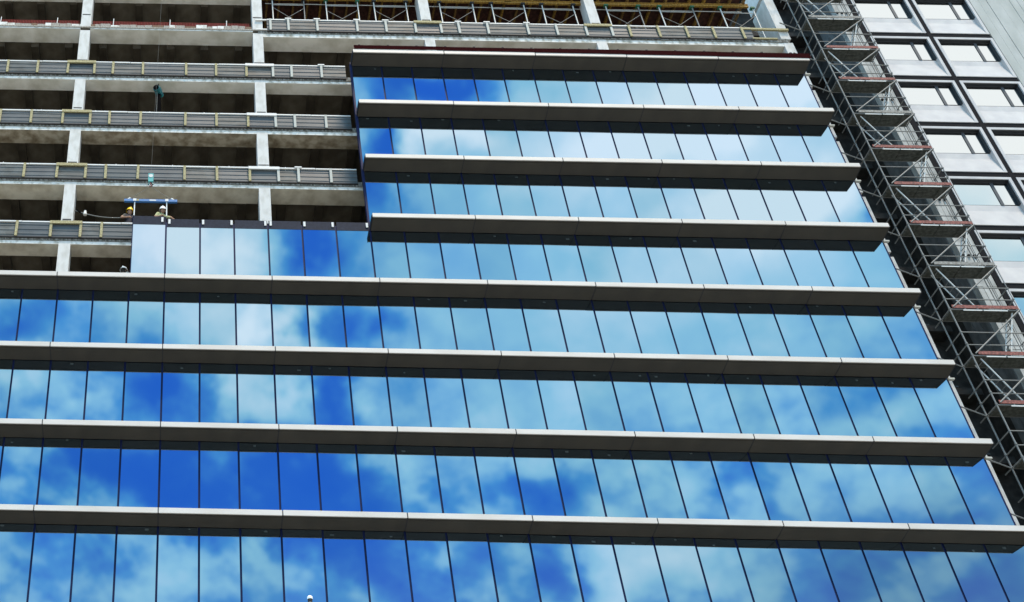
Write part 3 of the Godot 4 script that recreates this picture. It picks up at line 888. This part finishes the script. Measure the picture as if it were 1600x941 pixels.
func body_mesh(bones: Array, cell: float) -> SurfaceTool:
	# bones: [from, to, radius, radius, colour]; surface nets over their smooth union
	var lo := Vector3(9, 9, 9)
	var hi := -lo
	for b in bones:
		for k in 2:
			var r := Vector3.ONE * (maxf(b[2], b[3]) + cell * 2.0)
			lo = lo.min((b[k] as Vector3) - r)
			hi = hi.max((b[k] as Vector3) + r)
	var n := Vector3i(((hi - lo) / cell).ceil()) + Vector3i.ONE
	var field := PackedFloat32Array()
	field.resize(n.x * n.y * n.z)
	field.fill(1.0)
	var soft := 0.035
	for b in bones:
		var reach: float = maxf(b[2], b[3]) + 0.1
		var a: Vector3 = (((b[0] as Vector3).min(b[1]) - Vector3.ONE * reach - lo) / cell).floor()
		var e: Vector3 = (((b[0] as Vector3).max(b[1]) + Vector3.ONE * reach - lo) / cell).ceil()
		for z in range(maxi(0, int(a.z)), mini(n.z, int(e.z) + 1)):
			for y in range(maxi(0, int(a.y)), mini(n.y, int(e.y) + 1)):
				for x in range(maxi(0, int(a.x)), mini(n.x, int(e.x) + 1)):
					var at := (z * n.y + y) * n.x + x
					var v := capsule(lo + Vector3(x, y, z) * cell, b[0], b[1], b[2], b[3])
					var f := field[at]
					var h: float = maxf(soft - absf(v - f), 0.0) / soft
					field[at] = minf(v, f) - h * h * soft * 0.25
	var st := SurfaceTool.new()
	st.begin(Mesh.PRIMITIVE_TRIANGLES)
	st.set_smooth_group(0)
	var index := {}
	var count := 0
	var sx := 1
	var sy := n.x
	var sz := n.x * n.y
	var corner := [0, sx, sy, sx + sy, sz, sx + sz, sy + sz, sx + sy + sz]
	var edges := [[0, 1], [2, 3], [4, 5], [6, 7], [0, 2], [1, 3], [4, 6], [5, 7], [0, 4], [1, 5], [2, 6], [3, 7]]
	for z in n.z - 1:
		for y in n.y - 1:
			for x in n.x - 1:
				var at := (z * n.y + y) * n.x + x
				var inside := 0
				for c in corner:
					if field[at + c] < 0.0:
						inside += 1
				if inside == 0 or inside == 8:
					continue
				var sum := Vector3.ZERO
				var m := 0
				for e in edges:
					var f0 := field[at + corner[e[0]]]
					var f1 := field[at + corner[e[1]]]
					if (f0 < 0.0) != (f1 < 0.0):
						var t := f0 / (f0 - f1)
						var p0 := Vector3(e[0] & 1, (e[0] >> 1) & 1, e[0] >> 2)
						var p1 := Vector3(e[1] & 1, (e[1] >> 1) & 1, e[1] >> 2)
						sum += p0.lerp(p1, t)
						m += 1
				var p := lo + (Vector3(x, y, z) + sum / m) * cell
				var best := 9.0
				var col := Color.WHITE
				for b in bones:
					var v := capsule(p, b[0], b[1], b[2], b[3])
					if v < best:
						best = v
						col = b[4]
				st.set_color(col)
				st.add_vertex(p)
				index[at] = count
				count += 1
	for z in range(1, n.z - 1):
		for y in range(1, n.y - 1):
			for x in range(1, n.x - 1):
				var at := (z * n.y + y) * n.x + x
				var here := field[at] < 0.0
				for axis in [[sx, sy, sz], [sy, sz, sx], [sz, sx, sy]]:
					var there := field[at + axis[0]] < 0.0
					if here == there:
						continue
					var q := [index[at], index[at - axis[1]], index[at - axis[1] - axis[2]], index[at - axis[2]]]
					if not here:
						q.reverse()
					for k in [0, 2, 1, 0, 3, 2]:
						st.add_index(q[k])
	st.generate_normals()
	return st

func hand_tubes(st: SurfaceTool, wrist: Vector3, dir: Vector3, up: Vector3, col: Color, side: float):
	# a palm, four fingers of two bent lengths each and a thumb from the side
	var f := dir.normalized()
	var s := f.cross(up).normalized() * side
	var u := s.cross(f).normalized() * side
	var list := []
	list.append([wrist, wrist + f * 0.085, 0.034, 0.042])
	var lens := [0.036, 0.042, 0.039, 0.03]
	for i in 4:
		var root: Vector3 = wrist + f * 0.08 + s * (0.033 - i * 0.021)
		var k1: Vector3 = root + (f * 0.9 - u * 0.35).normalized() * lens[i]
		var k2: Vector3 = k1 + (f * 0.55 - u * 0.8).normalized() * lens[i] * 0.95
		list.append([root, k1, 0.0095, 0.009])
		list.append([k1, k2, 0.009, 0.0075])
	var th: Vector3 = wrist + f * 0.03 + s * 0.036
	var t1: Vector3 = th + (f * 0.6 + s * 0.7 - u * 0.3).normalized() * 0.04
	list.append([th, t1, 0.012, 0.011])
	list.append([t1, t1 + (f * 0.9 - u * 0.3).normalized() * 0.032, 0.011, 0.009])
	for e in list:
		var a: Vector3 = e[0]
		var b: Vector3 = e[1]
		var c := CylinderMesh.new()
		c.bottom_radius = e[2]
		c.top_radius = e[3]
		c.height = a.distance_to(b) + 0.006
		c.radial_segments = 7
		c.rings = 0
		var arrays := c.get_mesh_arrays()
		var tr := Transform3D(along(b - a), (a + b) * 0.5)
		var vs: PackedVector3Array = arrays[Mesh.ARRAY_VERTEX]
		var ix: PackedInt32Array = arrays[Mesh.ARRAY_INDEX]
		for k in ix:
			st.set_color(col)
			st.add_vertex(tr * vs[k])

func person(label: String, at: Vector3, turn: float, arms: Array, lean: float, shirt: Color, sleeve: Color, helmet: Material, head_turn: float):
	# faces +z at turn 0; arms: [right elbow, right hand, left elbow, left hand]
	var skin := Color(0.36, 0.2, 0.13)
	var trousers := Color(0.03, 0.035, 0.05)
	var boots := Color(0.02, 0.018, 0.016)
	var bend := Basis(Vector3.RIGHT, lean)
	var hip := Vector3(0, 0.92, 0)
	var up := func(v: Vector3) -> Vector3: return hip + bend * (v - hip)
	var chest: Vector3 = up.call(Vector3(0, 1.3, 0))
	var neck: Vector3 = up.call(Vector3(0, 1.46, 0))
	var head: Vector3 = up.call(Vector3(0, 1.6, 0.02))
	var bones := [
		[Vector3(-0.06, 0.93, 0), Vector3(0.06, 0.93, 0), 0.13, 0.13, trousers],
		[up.call(Vector3(0, 1.0, 0)), up.call(Vector3(0, 1.15, 0)), 0.125, 0.125, shirt],
		[up.call(Vector3(-0.07, 1.27, 0)), up.call(Vector3(0.07, 1.27, 0)), 0.135, 0.135, shirt],
		[up.call(Vector3(-0.15, 1.4, 0)), up.call(Vector3(0.15, 1.4, 0)), 0.075, 0.075, shirt],
		[neck, neck + (head - neck) * 0.5, 0.055, 0.05, skin],
		[head + Vector3(0, 0.03, -0.01), head + Vector3(0, -0.02, 0.0), 0.1, 0.08, Color(0.02, 0.016, 0.013)],
		[head + Basis(Vector3.UP, head_turn) * Vector3(0, 0.02, 0.035), head + Basis(Vector3.UP, head_turn) * Vector3(0, -0.06, 0.035), 0.078, 0.062, skin],
		[head + Basis(Vector3.UP, head_turn) * Vector3(0, -0.02, 0.09), head + Basis(Vector3.UP, head_turn) * Vector3(0, -0.035, 0.115), 0.014, 0.018, skin],
		[head + Basis(Vector3.UP, head_turn) * Vector3(0.08, -0.02, 0), head + Basis(Vector3.UP, head_turn) * Vector3(0.095, 0.0, -0.01), 0.02, 0.02, skin],
		[head + Basis(Vector3.UP, head_turn) * Vector3(-0.08, -0.02, 0), head + Basis(Vector3.UP, head_turn) * Vector3(-0.095, 0.0, -0.01), 0.02, 0.02, skin]]
	for s in [-1, 1]:
		bones.append([Vector3(s * 0.1, 0.9, 0), Vector3(s * 0.12, 0.5, 0.03), 0.095, 0.065, trousers])
		bones.append([Vector3(s * 0.12, 0.5, 0.03), Vector3(s * 0.13, 0.1, -0.02), 0.062, 0.045, trousers])
		bones.append([Vector3(s * 0.13, 0.06, -0.05), Vector3(s * 0.15, 0.05, 0.14), 0.05, 0.045, boots])
		var shoulder: Vector3 = up.call(Vector3(s * 0.19, 1.4, 0))
		var el: Vector3 = arms[0] if s < 0 else arms[2]
		var ha: Vector3 = arms[1] if s < 0 else arms[3]
		bones.append([shoulder, shoulder.lerp(el, 0.6), 0.065, 0.055, sleeve])
		bones.append([shoulder.lerp(el, 0.6), el, 0.05, 0.043, skin])
		bones.append([el, ha, 0.043, 0.03, skin])
	var o := thing("person", label, "person", at)
	o.rotation.y = turn
	var st := body_mesh(bones, 0.024)
	var mesh := st.commit()
	var all := SurfaceTool.new()
	all.begin(Mesh.PRIMITIVE_TRIANGLES)
	all.set_smooth_group(0)
	var src := mesh.surface_get_arrays(0)
	var vs: PackedVector3Array = src[Mesh.ARRAY_VERTEX]
	var cs: PackedColorArray = src[Mesh.ARRAY_COLOR]
	var ix: PackedInt32Array = src[Mesh.ARRAY_INDEX]
	var k := 0
	while k < ix.size():
		all.set_color(cs[ix[k]])
		all.add_vertex(vs[ix[k]])
		k += 1
	for s in [-1, 1]:
		var el: Vector3 = arms[0] if s < 0 else arms[2]
		var ha: Vector3 = arms[1] if s < 0 else arms[3]
		hand_tubes(all, ha, ha - el, Vector3.UP, skin, float(s))
	all.index()
	all.generate_normals()
	part(o, "body", all.commit(), M.body)
	# eyes and mouth
	var hb := Basis(Vector3.UP, head_turn)
	for s in [-1, 1]:
		part(o, "eye", cyl(0.011, 0.01, 8), M.black, head + hb * Vector3(s * 0.035, 0.0, 0.092), Basis(Vector3.RIGHT, PI / 2))
	part(o, "mouth", box(0.045, 0.008, 0.01), M.toe_red, head + hb * Vector3(0, -0.07, 0.086), hb)
	var shell := lathe([Vector2(0.155, -0.012), Vector2(0.152, 0.0), Vector2(0.126, 0.006), Vector2(0.124, 0.05), Vector2(0.108, 0.095), Vector2(0.07, 0.128), Vector2(0.0, 0.14)], 22)
	var hel := part(o, "helmet", shell, helmet, head + Vector3(0, 0.05, 0), hb * Basis(Vector3.RIGHT, 0.12 + lean * 0.6) * Basis.from_scale(Vector3(1.02, 1.08, 1.14)))
	part(hel, "ridge", box(0.03, 0.03, 0.2), helmet, Vector3(0, 0.125, 0))

func people():
	person("worker in a yellow helmet and dark shirt, working at the new pane's left edge", Vector3(-1.48, lvl(4) - 0.04, -1.2), 0.35,
		[Vector3(-0.33, 1.17, 0.12), Vector3(-0.12, 1.08, 0.32), Vector3(0.32, 1.15, 0.1), Vector3(0.14, 1.02, 0.34)], 0.1, Color(0.025, 0.022, 0.03), Color(0.06, 0.06, 0.05), M.helmet_yellow, 0.0)
	person("worker in a white helmet and pale top reaching right behind the pane heads", Vector3(-0.24, lvl(4) - 0.04, -1.15), 0.5,
		[Vector3(-0.3, 1.15, 0.1), Vector3(-0.16, 1.1, 0.34), Vector3(0.4, 1.47, 0.1), Vector3(0.6, 1.3, 0.2)], 0.22, Color(0.3, 0.32, 0.16), Color(0.42, 0.42, 0.22), M.helmet_white, -0.5)
	person("worker of whom only a white helmet shows, above the fourth ledge", Vector3(-1.55, lvl(3) - 0.04, -1.02), 2.6,
		[Vector3(-0.3, 1.12, 0.0), Vector3(-0.28, 0.9, 0.12), Vector3(0.3, 1.12, 0.0), Vector3(0.28, 0.9, 0.12)], -0.03, Color(0.35, 0.33, 0.3), Color(0.35, 0.33, 0.3), M.helmet_white, 0.0)

# ---------------------------------------------------------------- in the street

func street():
	var t := thing("lamp_post", "white domed tip of a slim pole at the lower edge", "pole", Vector3(2.155, 0, 20))
	tube(t, "pole", Vector3(0, 0.1, 0), Vector3(0, 8.86, 0), 0.028, M.galv)
	part(t, "base", cyl(0.14, 0.14, 12, 0.1), M.galv, Vector3(0, 0.07, 0))
	part(t, "collar", cyl(0.03, 0.03, 12), M.joint, Vector3(0, 8.885, 0))
	part(t, "dome", lathe([Vector2(0.034, 8.9), Vector2(0.038, 8.91), Vector2(0.034, 8.932), Vector2(0.02, 8.948), Vector2(0.0, 8.952)], 14), M.helmet_white)
